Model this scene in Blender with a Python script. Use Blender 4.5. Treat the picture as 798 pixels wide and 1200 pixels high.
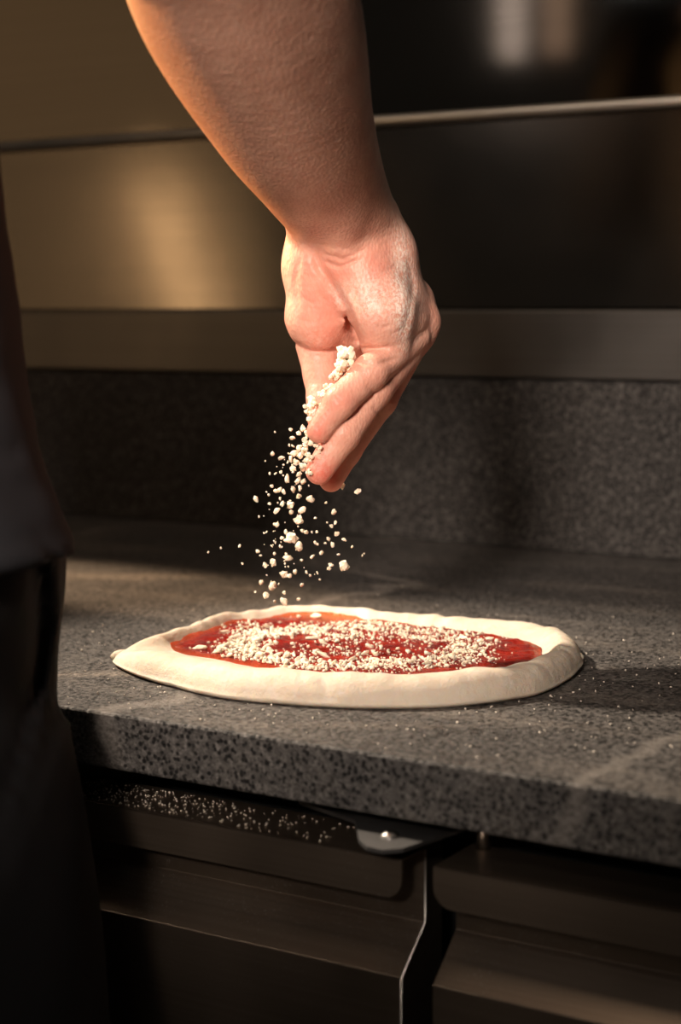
import bpy, bmesh, math, random
import numpy as np
from mathutils import Vector, Matrix, noise

for o in list(bpy.data.objects): bpy.data.objects.remove(o, do_unlink=True)
scene = bpy.context.scene
COL = scene.collection
random.seed(7); RNG = np.random.default_rng(7)

# ------------------------------------------------------------------ camera
FPX = 2000.0                                    # focal length in pixels of a 798x1200 frame
YAW, PITCH = math.radians(31.2), math.atan(230/FPX)
ZC = 0.90                                       # worktop height
CAM = np.array([0.566, -0.7562, ZC+0.2277])
Fv = np.array([-math.sin(YAW)*math.cos(PITCH), math.cos(YAW)*math.cos(PITCH), -math.sin(PITCH)])
Rv = np.array([math.cos(YAW), math.sin(YAW), 0.0])
Uv = np.cross(Rv, Fv)
cd = bpy.data.cameras.new('camera'); cam = bpy.data.objects.new('camera', cd); COL.objects.link(cam)
cd.sensor_fit = 'VERTICAL'; cd.sensor_height = 36; cd.sensor_width = 24; cd.lens = FPX/1200*36
cd.clip_start = 0.02
cam.matrix_world = Matrix(((Rv[0], Uv[0], -Fv[0], CAM[0]), (Rv[1], Uv[1], -Fv[1], CAM[1]),
                           (Rv[2], Uv[2], -Fv[2], CAM[2]), (0, 0, 0, 1)))
cd.dof.use_dof = True; cd.dof.focus_distance = 1.07; cd.dof.aperture_fstop = 5.4; cd.dof.aperture_blades = 0
scene.camera = cam

# ------------------------------------------------------------------ world, lamps, exposure
scene.view_settings.view_transform = 'Standard'; scene.view_settings.look = 'None'
scene.view_settings.gamma = 1; scene.view_settings.use_curve_mapping = False
scene.view_settings.exposure = 0.0
w = bpy.data.worlds.new('room_light'); scene.world = w; w.use_nodes = True
w.node_tree.nodes['Background'].inputs[0].default_value = (1.0, 0.86, 0.72, 1)
w.node_tree.nodes['Background'].inputs[1].default_value = 0.02

def lamp(name, kind, loc, target, power, colour, **kw):
    d = bpy.data.lights.new(name, kind); d.energy = power; d.color = colour
    for k, v in kw.items(): setattr(d, k, v)
    o = bpy.data.objects.new(name, d); COL.objects.link(o); o.location = loc
    o.rotation_euler = (Vector(target)-Vector(loc)).to_track_quat('-Z', 'Y').to_euler()
    return o
lamp('key_spot', 'SPOT', (-0.95, 0.02, 1.95), (0.02, 0.18, 0.95), 160, (1, 0.83, 0.65), spot_size=math.radians(26), spot_blend=0.7, shadow_soft_size=0.035)
lamp('front_spot', 'SPOT', (0.55, -1.75, 1.80), (-0.02, 0.07, 1.21), 350, (1, 0.83, 0.70), spot_size=math.radians(22), spot_blend=1.0, shadow_soft_size=0.22)
lamp('counter_spot', 'SPOT', (-1.75, 0.50, 1.30), (-0.38, 0.37, 0.90), 400, (1, 0.68, 0.42), spot_size=math.radians(9), spot_blend=0.8, shadow_soft_size=0.02)
lamp('warm_fill_left', 'AREA', (-1.95, -0.75, 1.30), (0.0, 0.5, 1.20), 0.75, (1, 0.60, 0.29), shape='RECTANGLE', size=0.8, size_y=1.0)  # unseen broad warm area, added for the golden glow on the left steel
streak = lamp('streak_light', 'AREA', (-1.66, -0.75, 1.21), (-0.5, 0.75, 1.20), 0.6, (1, 0.60, 0.29), shape='RECTANGLE', size=0.06, size_y=0.46)  # unseen narrow area, added to reflect a slanted streak in the wall panel
streak.rotation_euler.rotate_axis('Z', math.radians(16))
lamp('rim_lamp', 'SPOT', (-1.60, 0.20, 1.42), (-0.02, 0.03, 1.33), 300, (1, 0.52, 0.19), spot_size=math.radians(18), spot_blend=0.6, shadow_soft_size=0.05)
lamp('front_fill', 'AREA', (0.6, -1.9, 2.5), (0.1, 0.1, 0.9), 5, (1, 0.90, 0.82), shape='RECTANGLE', size=0.8, size_y=0.4)  # unseen area fill, added above and behind the camera
lamp('overhead_fill', 'AREA', (-0.75, -0.35, 2.45), (-0.75, -0.3, 0.0), 5, (1, 0.76, 0.55), shape='RECTANGLE', size=2.2, size_y=0.5)  # unseen overhead area, added to brighten the door slants and rolled edge
for x, col, pw in ((-1.42, (1, 0.82, 0.72), 0.22), (-1.29, (1, 0.65, 0.45), 0.10), (-1.05, (0.9, 0.95, 1), 0.18)):
    lamp('hood_streak_light', 'AREA', (x, -1.9, 1.96), (x+1.3, 0.75, 1.45), pw, col, shape='RECTANGLE', size=0.07, size_y=0.55)  # unseen narrow areas, added to reflect vertical streaks in the hood

# ------------------------------------------------------------------ helpers
def P(px, py, wd):                               # a point wd metres in front of the camera
    return CAM + Fv*wd + Rv*((px-399)/FPX*wd) + Uv*((600-py)/FPX*wd)
def onz(px, py, z):
    d = Fv + Rv*((px-399)/FPX) + Uv*((600-py)/FPX)
    return CAM + d*((z-CAM[2])/d[2])
def link(name, me, m=None, parent=None, smooth=False):
    o = bpy.data.objects.new(name, me); COL.objects.link(o)
    if m: me.materials.append(m)
    if parent: o.parent = parent
    if smooth:
        for p in me.polygons: p.use_smooth = True
    return o
def obj(name, bm, m=None, parent=None, smooth=False):
    me = bpy.data.meshes.new(name); bmesh.ops.recalc_face_normals(bm, faces=bm.faces)
    bm.to_mesh(me); bm.free()
    return link(name, me, m, parent, smooth)
def pyobj(name, verts, faces, m=None, parent=None, smooth=True):
    me = bpy.data.meshes.new(name); me.from_pydata([tuple(v) for v in verts], [], [tuple(f) for f in faces]); me.update()
    return link(name, me, m, parent, smooth)
def bulk(name, verts, quads, m=None, parent=None, smooth=True):   # fast numpy mesh
    me = bpy.data.meshes.new(name); n = len(verts); q = len(quads); k = quads.shape[1]
    me.vertices.add(n); me.vertices.foreach_set('co', np.asarray(verts, np.float32).ravel())
    me.loops.add(q*k); me.loops.foreach_set('vertex_index', quads.astype(np.int32).ravel())
    me.polygons.add(q); me.polygons.foreach_set('loop_start', np.arange(0, q*k, k, dtype=np.int32))
    if smooth: me.polygons.foreach_set('use_smooth', np.ones(q, bool))
    me.update(calc_edges=True); me.validate()
    return link(name, me, m, parent)
def thing(name, label, cat, loc=(0, 0, 0), group=None):
    o = bpy.data.objects.new(name, None); COL.objects.link(o); o.location = loc; o.empty_display_size = 0.05
    return tag(o, label, cat, group)
def tag(o, label, cat, group=None, kind=None):
    if label: o['label'] = label
    if cat: o['category'] = cat
    if group: o['group'] = group
    if kind: o['kind'] = kind
    return o
def struct(o): o['kind'] = 'structure'; return o
def add_box(bm, a, b, bev=0, seg=2):
    t = bmesh.new(); r = bmesh.ops.create_cube(t, size=1)
    a, b = Vector(a), Vector(b)
    for v in t.verts: v.co = Vector([(a[i]+b[i])/2 + v.co[i]*(b[i]-a[i]) for i in range(3)])
    if bev: bmesh.ops.bevel(t, geom=t.edges[:], offset=bev, segments=seg, profile=0.5, affect='EDGES')
    merge(bm, t)
def merge(bm, t):
    me = bpy.data.meshes.new('tmp'); t.to_mesh(me); t.free(); bm.from_mesh(me); bpy.data.meshes.remove(me)
def add_tube(bm, pts, r, seg=12, caps=True):
    rings = []; pts = [Vector(p) for p in pts]
    for i, p in enumerate(pts):
        d = (pts[min(i+1, len(pts)-1)]-pts[max(i-1, 0)]).normalized()
        a = d.orthogonal().normalized() if i == 0 else (a-d*a.dot(d)).normalized()
        b = d.cross(a); rr = r[i] if isinstance(r, (list, tuple)) else r
        rings.append([bm.verts.new(p+(a*math.cos(2*math.pi*k/seg)+b*math.sin(2*math.pi*k/seg))*rr) for k in range(seg)])
    for i in range(len(rings)-1):
        for k in range(seg): bm.faces.new((rings[i][k], rings[i][(k+1) % seg], rings[i+1][(k+1) % seg], rings[i+1][k]))
    if caps: bm.faces.new(rings[0][::-1]); bm.faces.new(rings[-1])
def add_prism(bm, poly, x0, x1):                 # (y,z) profile extruded along x
    A = [bm.verts.new((x0, y, z)) for y, z in poly]; B = [bm.verts.new((x1, y, z)) for y, z in poly]; n = len(poly)
    for i in range(n): bm.faces.new((A[i], A[(i+1) % n], B[(i+1) % n], B[i]))
    bm.faces.new(A[::-1]); bm.faces.new(B)

# ------------------------------------------------------------------ materials
def mat(name):
    m = bpy.data.materials.new(name); m.use_nodes = True
    nt = m.node_tree; return m, nt, nt.nodes['Principled BSDF']
def N(nt, t, **kw):
    n = nt.nodes.new(t)
    for k, v in kw.items():
        if k in n.inputs: n.inputs[k].default_value = v
        else: setattr(n, k, v)
    return n
def ramp(nt, fac, stops):
    r = nt.nodes.new('ShaderNodeValToRGB'); e = r.color_ramp.elements
    while len(e) < len(stops): e.new(0.5)
    for i, (p, c) in enumerate(stops): e[i].position = p; e[i].color = tuple(c)+(1,) if len(c) == 3 else c
    nt.links.new(fac, r.inputs[0]); return r.outputs[0]
def coords(nt, scale=(1, 1, 1), rot=(0, 0, 0)):
    t = nt.nodes.new('ShaderNodeTexCoord'); mp = nt.nodes.new('ShaderNodeMapping')
    mp.inputs['Scale'].default_value = scale; mp.inputs['Rotation'].default_value = rot
    nt.links.new(t.outputs['Object'], mp.inputs[0]); return mp.outputs[0]
def noise_t(nt, vec, scale, detail=4, rough=0.55, out='Fac'):
    n = N(nt, 'ShaderNodeTexNoise', Scale=scale, Detail=detail, Roughness=rough); nt.links.new(vec, n.inputs['Vector']); return n.outputs[out]
def mixc(nt, fac, a, b, blend='MIX'):
    n = nt.nodes.new('ShaderNodeMix'); n.data_type = 'RGBA'; n.blend_type = blend
    for s, v in ((n.inputs[0], fac), (n.inputs[6], a), (n.inputs[7], b)):
        if hasattr(v, 'is_output'): nt.links.new(v, s)
        else: s.default_value = v if not isinstance(v, tuple) or len(v) == 4 else v+(1,)
    return n.outputs[2]
def bump(nt, bs, h, strength, dist):
    b = N(nt, 'ShaderNodeBump', Strength=strength, Distance=dist); nt.links.new(h, b.inputs['Height'])
    nt.links.new(b.outputs[0], bs.inputs['Normal']); return b

def granite(name, dark=1.0):
    m, nt, bs = mat(name); v = coords(nt)
    big = noise_t(nt, v, 5, 3)
    med = noise_t(nt, v, 230, 5, 0.7)
    fine = noise_t(nt, v, 700, 2)
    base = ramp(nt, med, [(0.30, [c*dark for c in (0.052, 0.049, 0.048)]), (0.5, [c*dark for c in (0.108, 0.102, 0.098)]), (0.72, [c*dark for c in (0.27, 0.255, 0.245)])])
    vo = N(nt, 'ShaderNodeTexVoronoi', Scale=350.0, Randomness=1.0); nt.links.new(v, vo.inputs['Vector'])
    sel = ramp(nt, vo.outputs['Color'], [(0.56, (1, 1, 1)), (0.63, (0, 0, 0))])
    core = ramp(nt, vo.outputs['Distance'], [(0.40, (1, 1, 1)), (0.62, (0, 0, 0))])
    spot = mixc(nt, 1.0, sel, core, 'MULTIPLY')
    c1 = mixc(nt, spot, base, (0.010, 0.0095, 0.010))
    gr = ramp(nt, fine, [(0.3, (0.6, 0.6, 0.6)), (0.7, (1.35, 1.35, 1.35))])
    c2 = mixc(nt, 1.0, c1, gr, 'MULTIPLY')
    va = ramp(nt, big, [(0.35, (0.85, 0.85, 0.85)), (0.65, (1.12, 1.1, 1.07))])
    c3 = mixc(nt, 1.0, c2, va, 'MULTIPLY')
    nt.links.new(c3, bs.inputs['Base Color'])
    return m, nt, bs, v, c3
M = {}
LIGHT_AND_FLOUR = [(*onz(150, 676, ZC)[:2], 0.20, 0.045, 0.7), (*onz(110, 790, ZC)[:2], 0.11, 0.022, 0.7), (*onz(300, 690, ZC)[:2], 0.10, 0.03, 0.35), (*onz(745, 737, ZC)[:2], 0.06, 0.006, 0.5), (*onz(430, 850, ZC)[:2], 0.20, 0.018, 0.3)]  # raking light painted as pale granular patches, with a vein and flour
# worktop: flour films, pale veins and painted raking light across the top
m, nt, bs, v, c3 = granite('granite_top')
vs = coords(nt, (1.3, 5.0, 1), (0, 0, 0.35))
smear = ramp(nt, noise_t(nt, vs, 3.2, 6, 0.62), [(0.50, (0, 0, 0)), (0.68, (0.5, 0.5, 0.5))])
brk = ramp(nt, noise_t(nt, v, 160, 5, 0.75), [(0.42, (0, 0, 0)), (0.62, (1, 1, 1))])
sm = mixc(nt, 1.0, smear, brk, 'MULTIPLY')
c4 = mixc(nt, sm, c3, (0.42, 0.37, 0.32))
vein = N(nt, 'ShaderNodeTexWave', Scale=1.5, Distortion=9.0, Detail=4.0); nt.links.new(coords(nt, (0.6, 1.6, 1)), vein.inputs['Vector'])
vr = ramp(nt, vein.outputs['Fac'], [(0.990, (0, 0, 0)), (1.0, (0.30, 0.30, 0.30))])
c5 = mixc(nt, vr, c4, (0.42, 0.38, 0.34))
for (cx, cy, lx, ly, am) in LIGHT_AND_FLOUR:
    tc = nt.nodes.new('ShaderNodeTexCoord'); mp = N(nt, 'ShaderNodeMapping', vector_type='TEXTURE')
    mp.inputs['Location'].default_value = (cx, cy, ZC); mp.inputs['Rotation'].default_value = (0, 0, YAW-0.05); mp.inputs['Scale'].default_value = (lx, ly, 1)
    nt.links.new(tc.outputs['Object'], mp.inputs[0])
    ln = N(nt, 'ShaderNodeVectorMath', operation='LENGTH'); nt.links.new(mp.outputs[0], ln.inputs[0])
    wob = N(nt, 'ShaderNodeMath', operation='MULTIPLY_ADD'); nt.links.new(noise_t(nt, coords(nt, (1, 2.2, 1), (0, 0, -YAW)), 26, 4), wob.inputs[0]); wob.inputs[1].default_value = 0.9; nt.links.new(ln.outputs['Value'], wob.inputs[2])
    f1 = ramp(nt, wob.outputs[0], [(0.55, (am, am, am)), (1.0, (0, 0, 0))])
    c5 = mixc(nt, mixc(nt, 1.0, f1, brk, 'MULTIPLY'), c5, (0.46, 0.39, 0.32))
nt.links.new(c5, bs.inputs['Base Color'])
bs.inputs['Roughness'].default_value = 0.46; bs.inputs['Specular IOR Level'].default_value = 0.35
bump(nt, bs, noise_t(nt, v, 320, 4, 0.7), 0.9, 0.002)
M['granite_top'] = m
m, nt, bs, v, c3 = granite('granite_upstand', 0.5); bs.inputs['Roughness'].default_value = 0.55; bs.inputs['Specular IOR Level'].default_value = 0.2  # same granite, colour darkened to offset the front spot's spill
M['granite_upstand'] = m

def steel(name, col, rough, sc, bstr=0.15, aniso=0.0, dirt=0.0):
    m, nt, bs = mat(name); bs.inputs['Metallic'].default_value = 1
    v = coords(nt, sc)
    g = noise_t(nt, v, 1.0, 3, 0.6)
    c = ramp(nt, g, [(0.3, [x*0.9 for x in col]), (0.7, [x*1.08 for x in col])])
    if dirt:
        d = ramp(nt, noise_t(nt, coords(nt), 900, 3, 0.6), [(0.62, (0, 0, 0)), (0.70, (dirt,)*3)])
        d2 = ramp(nt, noise_t(nt, coords(nt), 14, 3), [(0.42, (0, 0, 0)), (0.6, (1, 1, 1))])
        dd = mixc(nt, 1.0, d, d2, 'MULTIPLY')
        c = mixc(nt, dd, c, (0.75, 0.7, 0.62))
        inv = N(nt, 'ShaderNodeMath', operation='SUBTRACT'); inv.inputs[0].default_value = 1; nt.links.new(dd, inv.inputs[1]); nt.links.new(inv.outputs[0], bs.inputs['Metallic'])
    nt.links.new(c, bs.inputs['Base Color'])
    sm = noise_t(nt, coords(nt), 6, 3)
    rr = ramp(nt, sm, [(0.3, (rough*0.85,)*3), (0.7, (rough*1.15,)*3)]); nt.links.new(rr, bs.inputs['Roughness'])
    if aniso:
        bs.inputs['Anisotropic'].default_value = aniso
        cx = nt.nodes.new('ShaderNodeCombineXYZ'); cx.inputs[0].default_value = 1
        nt.links.new(cx.outputs[0], bs.inputs['Tangent'])
    bump(nt, bs, g, bstr, 0.0004)
    return m
M['steel_wall'] = steel('brushed_steel_wall', (0.20, 0.185, 0.165), 0.17, (2, 60, 700), 0.05)
M['steel_hood'] = steel('brushed_steel_hood', (0.20, 0.185, 0.165), 0.075, (2, 60, 700), 0.012)
M['steel_strip'] = steel('satin_steel_strip', (0.13, 0.124, 0.118), 0.40, (2, 60, 500), 0.08)
M['steel_edge'] = steel('polished_steel_edge', (0.80, 0.76, 0.70), 0.36, (5, 300, 300), 0.05)
M['steel_door'] = steel('cabinet_steel', (0.37, 0.295, 0.23), 0.45, (3, 400, 400), 0.10, dirt=0.5)
M['steel_bracket'] = steel('bracket_steel', (0.28, 0.275, 0.275), 0.5, (60, 60, 60), 0.05)
M['steel_bright'] = steel('screw_steel', (0.75, 0.73, 0.70), 0.22, (60, 60, 60), 0.02)
m, nt, bs = mat('dark_carcass'); bs.inputs['Base Color'].default_value = (0.012, 0.012, 0.012, 1); bs.inputs['Roughness'].default_value = 0.6; M['carcass'] = m
m, nt, bs = mat('floor_tile'); v = coords(nt)
nt.links.new(ramp(nt, noise_t(nt, v, 30, 4), [(0.3, (0.06, 0.05, 0.042)), (0.7, (0.10, 0.085, 0.07))]), bs.inputs['Base Color']); bs.inputs['Roughness'].default_value = 0.5; M['floor'] = m

m, nt, bs = mat('raw_dough'); v = coords(nt)
c = ramp(nt, noise_t(nt, v, 22, 4), [(0.3, (0.72, 0.60, 0.47)), (0.7, (0.81, 0.70, 0.57))])
fl = ramp(nt, noise_t(nt, v, 130, 5, 0.7), [(0.48, (0, 0, 0)), (0.75, (0.7, 0.7, 0.7))])
nt.links.new(mixc(nt, fl, c, (0.82, 0.75, 0.66)), bs.inputs['Base Color'])
bs.inputs['Roughness'].default_value = 0.62; bs.inputs['Subsurface Weight'].default_value = 0.35
bs.inputs['Subsurface Radius'].default_value = (1, 0.6, 0.35); bs.inputs['Subsurface Scale'].default_value = 0.006
bs.inputs['Specular IOR Level'].default_value = 0.3
bump(nt, bs, noise_t(nt, v, 90, 7, 0.68), 0.55, 0.003); M['dough'] = m

m, nt, bs = mat('tomato_sauce'); v = coords(nt)
at = N(nt, 'ShaderNodeAttribute', attribute_name='thin')
c = ramp(nt, noise_t(nt, v, 70, 5, 0.65), [(0.30, (0.13, 0.005, 0.003)), (0.52, (0.36, 0.011, 0.004)), (0.75, (0.58, 0.040, 0.010))])
c = mixc(nt, at.outputs['Fac'], c, (0.80, 0.20, 0.05))
nt.links.new(c, bs.inputs['Base Color']); bs.inputs['Specular IOR Level'].default_value = 0.3; bs.inputs['Roughness'].default_value = 0.27
bs.inputs['Subsurface Weight'].default_value = 0.1; bs.inputs['Subsurface Radius'].default_value = (1, 0.2, 0.1); bs.inputs['Subsurface Scale'].default_value = 0.003
bump(nt, bs, noise_t(nt, v, 200, 5, 0.7), 1.0, 0.006); M['sauce'] = m

m, nt, bs = mat('grated_cheese'); v = coords(nt)
nt.links.new(ramp(nt, noise_t(nt, v, 300, 3), [(0.3, (0.80, 0.68, 0.50)), (0.7, (0.90, 0.82, 0.68))]), bs.inputs['Base Color'])
bs.inputs['Roughness'].default_value = 0.6; bs.inputs['Subsurface Weight'].default_value = 0.25; bs.inputs['Subsurface Radius'].default_value = (1, 0.7, 0.4); bs.inputs['Subsurface Scale'].default_value = 0.002
M['cheese'] = m
m, nt, bs = mat('flour'); bs.inputs['Base Color'].default_value = (0.82, 0.74, 0.64, 1); bs.inputs['Roughness'].default_value = 0.9; M['flour'] = m

m, nt, bs = mat('skin'); v = coords(nt)
at = N(nt, 'ShaderNodeAttribute', attribute_name='skin_mask'); sp = nt.nodes.new('ShaderNodeSeparateColor'); nt.links.new(at.outputs['Color'], sp.inputs[0])
mot = noise_t(nt, v, 55, 5, 0.65)
arm = ramp(nt, mot, [(0.3, (0.47, 0.235, 0.165)), (0.7, (0.60, 0.335, 0.245))])
palm = ramp(nt, mot, [(0.3, (0.60, 0.27, 0.20)), (0.7, (0.74, 0.40, 0.30))])
c = mixc(nt, sp.outputs[2], arm, palm)
rd = N(nt, 'ShaderNodeMath', operation='MULTIPLY'); nt.links.new(sp.outputs[1], rd.inputs[0]); nt.links.new(ramp(nt, noise_t(nt, v, 90, 4), [(0.3, (0.55, 0.55, 0.55)), (0.65, (1, 1, 1))]), rd.inputs[1])
c = mixc(nt, rd.outputs[0], c, (0.66, 0.16, 0.11))
fk = ramp(nt, noise_t(nt, v, 420, 5, 0.75), [(0.40, (0, 0, 0)), (0.62, (1, 1, 1))])
ff = N(nt, 'ShaderNodeMath', operation='MULTIPLY'); nt.links.new(sp.outputs[0], ff.inputs[0]); nt.links.new(fk, ff.inputs[1])
c = mixc(nt, ff.outputs[0], c, (0.88, 0.78, 0.70))
nt.links.new(c, bs.inputs['Base Color']); bs.inputs['Roughness'].default_value = 0.45; bs.inputs['Specular IOR Level'].default_value = 0.4
bs.inputs['Subsurface Weight'].default_value = 0.25; bs.inputs['Subsurface Radius'].default_value = (1, 0.35, 0.2); bs.inputs['Subsurface Scale'].default_value = 0.006
vo = N(nt, 'ShaderNodeTexVoronoi', Scale=520.0); nt.links.new(coords(nt, (1, 1, 0.6)), vo.inputs['Vector'])
mx = N(nt, 'ShaderNodeMath', operation='ADD'); nt.links.new(vo.outputs['Distance'], mx.inputs[0]); nt.links.new(noise_t(nt, v, 200, 5, 0.7), mx.inputs[1])
bump(nt, bs, mx.outputs[0], 0.35, 0.0008); M['skin'] = m
m, nt, bs = mat('arm_hair'); bs.inputs['Base Color'].default_value = (0.30, 0.15, 0.07, 1); bs.inputs['Roughness'].default_value = 0.4; M['hair'] = m
m, nt, bs = mat('head_hair'); bs.inputs['Base Color'].default_value = (0.03, 0.018, 0.01, 1); bs.inputs['Roughness'].default_value = 0.5; M['head_hair'] = m

def cloth(name, col, sc):
    m, nt, bs = mat(name); v = coords(nt)
    c = ramp(nt, noise_t(nt, v, 9, 4), [(0.3, [x*0.8 for x in col]), (0.7, [x*1.2 for x in col])])
    fl = ramp(nt, noise_t(nt, v, 60, 6, 0.7), [(0.70, (0, 0, 0)), (0.80, (0.25,)*3)])
    nt.links.new(mixc(nt, fl, c, (0.35, 0.32, 0.30)), bs.inputs['Base Color'])
    bs.inputs['Roughness'].default_value = 0.85; bs.inputs['Specular IOR Level'].default_value = 0.2
    bump(nt, bs, noise_t(nt, v, sc, 2), 0.3, 0.0006); return m
M['jacket'] = cloth('black_jacket_cloth', (0.030, 0.030, 0.035), 1400)
M['trousers'] = cloth('black_trouser_cloth', (0.015, 0.0148, 0.016), 900)
m, nt, bs = mat('shoe_leather'); bs.inputs['Base Color'].default_value = (0.008, 0.008, 0.008, 1); bs.inputs['Roughness'].default_value = 0.4; M['shoe'] = m

# ------------------------------------------------------------------ setting
bm = bmesh.new(); add_box(bm, (-3.2, -3.2, -0.05), (2.6, 0.84, 0.0)); struct(obj('floor', bm, M['floor']))
bm = bmesh.new(); add_box(bm, (-3.2, 0.79, 0.0), (2.6, 0.84, 2.6)); struct(obj('wall_back', bm, M['carcass']))

# ------------------------------------------------------------------ worktop, upstand
YB = 0.7576                                        # face of the upstand
X0, X1 = -2.0, 1.8
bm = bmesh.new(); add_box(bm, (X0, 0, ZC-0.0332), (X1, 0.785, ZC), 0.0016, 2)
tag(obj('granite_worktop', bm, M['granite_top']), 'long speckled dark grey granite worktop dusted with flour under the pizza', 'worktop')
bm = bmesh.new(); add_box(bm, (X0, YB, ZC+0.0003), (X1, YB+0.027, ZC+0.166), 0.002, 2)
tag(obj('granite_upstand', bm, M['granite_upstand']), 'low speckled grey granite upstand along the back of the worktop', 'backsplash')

# ------------------------------------------------------------------ steel wall lining and hood
hood = thing('steel_wall_lining', 'brushed dark stainless steel wall lining behind the hand, above the granite', 'wall panel', (0, YB, 1.2))
def hpart(name, bm, m, smooth=False):
    o = obj(name, bm, m, None, smooth); o.parent = hood; o.matrix_parent_inverse = Matrix.Translation(hood.location).inverted(); return o
bm = bmesh.new(); add_box(bm, (X0, YB-0.004, ZC+0.1675), (X1, YB+0.0275, 1.1330), 0.0015, 2)
o = hpart('lower_strip', bm, M['steel_strip']); o['label'] = 'satin grey steel strip along the bottom of the lining'
bm = bmesh.new(); add_box(bm, (X0, YB, 1.1345), (X1, YB+0.0275, 1.316), 0.001, 1); hpart('wall_panel', bm, M['steel_wall'])
# upper hood face, leaning towards the cook as it rises, with a rolled bright edge
bm = bmesh.new(); add_prism(bm, [(YB-0.004, 1.3205), (YB-0.012, 1.70), (YB+0.0275, 1.70), (YB+0.0275, 1.3205)], X0, X1); hpart('hood_panel', bm, M['steel_hood'])
bm = bmesh.new(); add_tube(bm, [(X0, YB-0.009, 1.3205), (X1, YB-0.009, 1.3205)], 0.0052, 20)
o = hpart('rolled_edge', bm, M['steel_edge'], True); o['label'] = 'bright rolled steel edge under the hood panel'

# ------------------------------------------------------------------ cabinet below
cab = thing('refrigerated_cabinet', 'dark stainless steel under-counter cabinet with lipped door fronts below the worktop', 'cabinet', (-0.1, 0.4, 0))
def cpart(name, bm, m, parent=None, smooth=False):
    o = obj(name, bm, m, None, smooth); par = parent or cab; o.parent = par
    o.matrix_parent_inverse = Matrix.Translation(cab.location).inverted() if par == cab else par.matrix_parent_inverse.copy() @ Matrix.Identity(4)
    if par != cab: o.matrix_parent_inverse = Matrix.Identity(4)
    return o
bm = bmesh.new()
add_box(bm, (X0+0.03, 0.075, 0.10), (X1-0.03, 0.76, 0.845)); add_box(bm, (X0+0.06, 0.12, 0.0), (X1-0.06, 0.74, 0.10))
add_box(bm, (X0+0.03, 0.10, 0.845), (X1-0.03, 0.76, ZC-0.0335))
cpart('carcass', bm, M['carcass'])
def lip_bm(x0, x1):
    bm = bmesh.new(); t = 0.0012
    add_box(bm, (x0, 0.0, 0.8442), (x1, 0.045, 0.8454), 0.0004, 1)               # top flange
    r = 0.011; zt, zb = 0.8454, 0.8234; outl = [(x0, zt), (x1, zt)]                # front flange with rounded lower corners
    for k in range(7): a = -k*math.pi/12; outl.append((x1-r+r*math.cos(a), zb+r+r*math.sin(a)))
    for k in range(7): a = -math.pi/2-k*math.pi/12; outl.append((x0+r+r*math.cos(a), zb+r+r*math.sin(a)))
    A = [bm.verts.new((x, 0.0, z)) for x, z in outl]; B = [bm.verts.new((x, t, z)) for x, z in outl]; n = len(outl)
    bm.faces.new(A); bm.faces.new(B[::-1])
    for i in range(n): bm.faces.new((A[i], B[i], B[(i+1) % n], A[(i+1) % n]))
    return bm
def make_door(x0, x1):
    bm = bmesh.new()
    add_prism(bm, [(0.046, 0.8440), (0.046, 0.16), (0.0, 0.16), (0.0, 0.7812), (0.026, 0.8034), (0.026, 0.8440)], x0, x1)
    bmesh.ops.recalc_face_normals(bm, faces=bm.faces)
    bmesh.ops.bevel(bm, geom=[e for e in bm.edges if e.calc_length() > 0.001], offset=0.0004, segments=2, profile=0.5, affect='EDGES')
    d = cpart('door', bm, M['steel_door'])
    cpart('handle_lip', lip_bm(x0+(0.000), x1), M['steel_door'], d)
    for xe in (x1,):
        bm = bmesh.new(); add_tube(bm, [(xe, 0.026, 0.8435), (xe, 0.026, 0.8034), (xe, 0.0, 0.7812), (xe, 0.0, 0.16)], 0.0007, 8); cpart('sheet_edge', bm, M['steel_edge'], d, True)
    bm = bmesh.new(); add_box(bm, (x0+0.004, 0.0462, 0.165), (x1-0.004, 0.0535, 0.838), 0.002, 1); cpart('door_gasket', bm, M['carcass'], d)
    return d
GX = 0.1455                                         # right end of the left door
make_door(GX-0.56, GX); make_door(GX+0.0185, GX+0.5785)
make_door(GX-0.56-0.0185-0.56, GX-0.56-0.0185); make_door(GX+0.5785+0.0185, GX+0.5785+0.0185+0.56)
# hinge plate above the left door
zp = 0.8575
pl = [onz(x, y, zp) for x, y in [(350, 938), (416, 961), (421, 984), (430, 992), (448, 996), (472, 994), (538, 972)]]
pl = [(p[0], p[1]) for p in pl] + [(pl[-1][0]+0.01, 0.10), (pl[0][0]-0.01, 0.10)]
bm = bmesh.new(); A = [bm.verts.new((x, y, zp)) for x, y in pl]; B = [bm.verts.new((x, y, zp-0.0022)) for x, y in pl]; n = len(pl)
bm.faces.new(A); bm.faces.new(B[::-1])
for i in range(n): bm.faces.new((A[i], B[i], B[(i+1) % n], A[(i+1) % n]))
hp = cpart('hinge_plate', bm, M['steel_bracket'])
s = onz(457, 980, zp)
bm = bmesh.new(); add_tube(bm, [(s[0], s[1], zp-0.001), (s[0], s[1], zp+0.0012), (s[0], s[1], zp+0.0024)], [0.0046, 0.0046, 0.0028], 20)
cpart('screw', bm, M['steel_bright'], hp, False)
q = onz(563, 996, 0.8454)
bm = bmesh.new(); add_tube(bm, [(q[0], q[1]+0.003, 0.8455), (q[0], q[1]+0.003, ZC-0.0336)], 0.0042, 20)
o = cpart('hinge_pin', bm, M['steel_bright'], None, True); o['label'] = 'bright steel pin above the right door'

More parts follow.
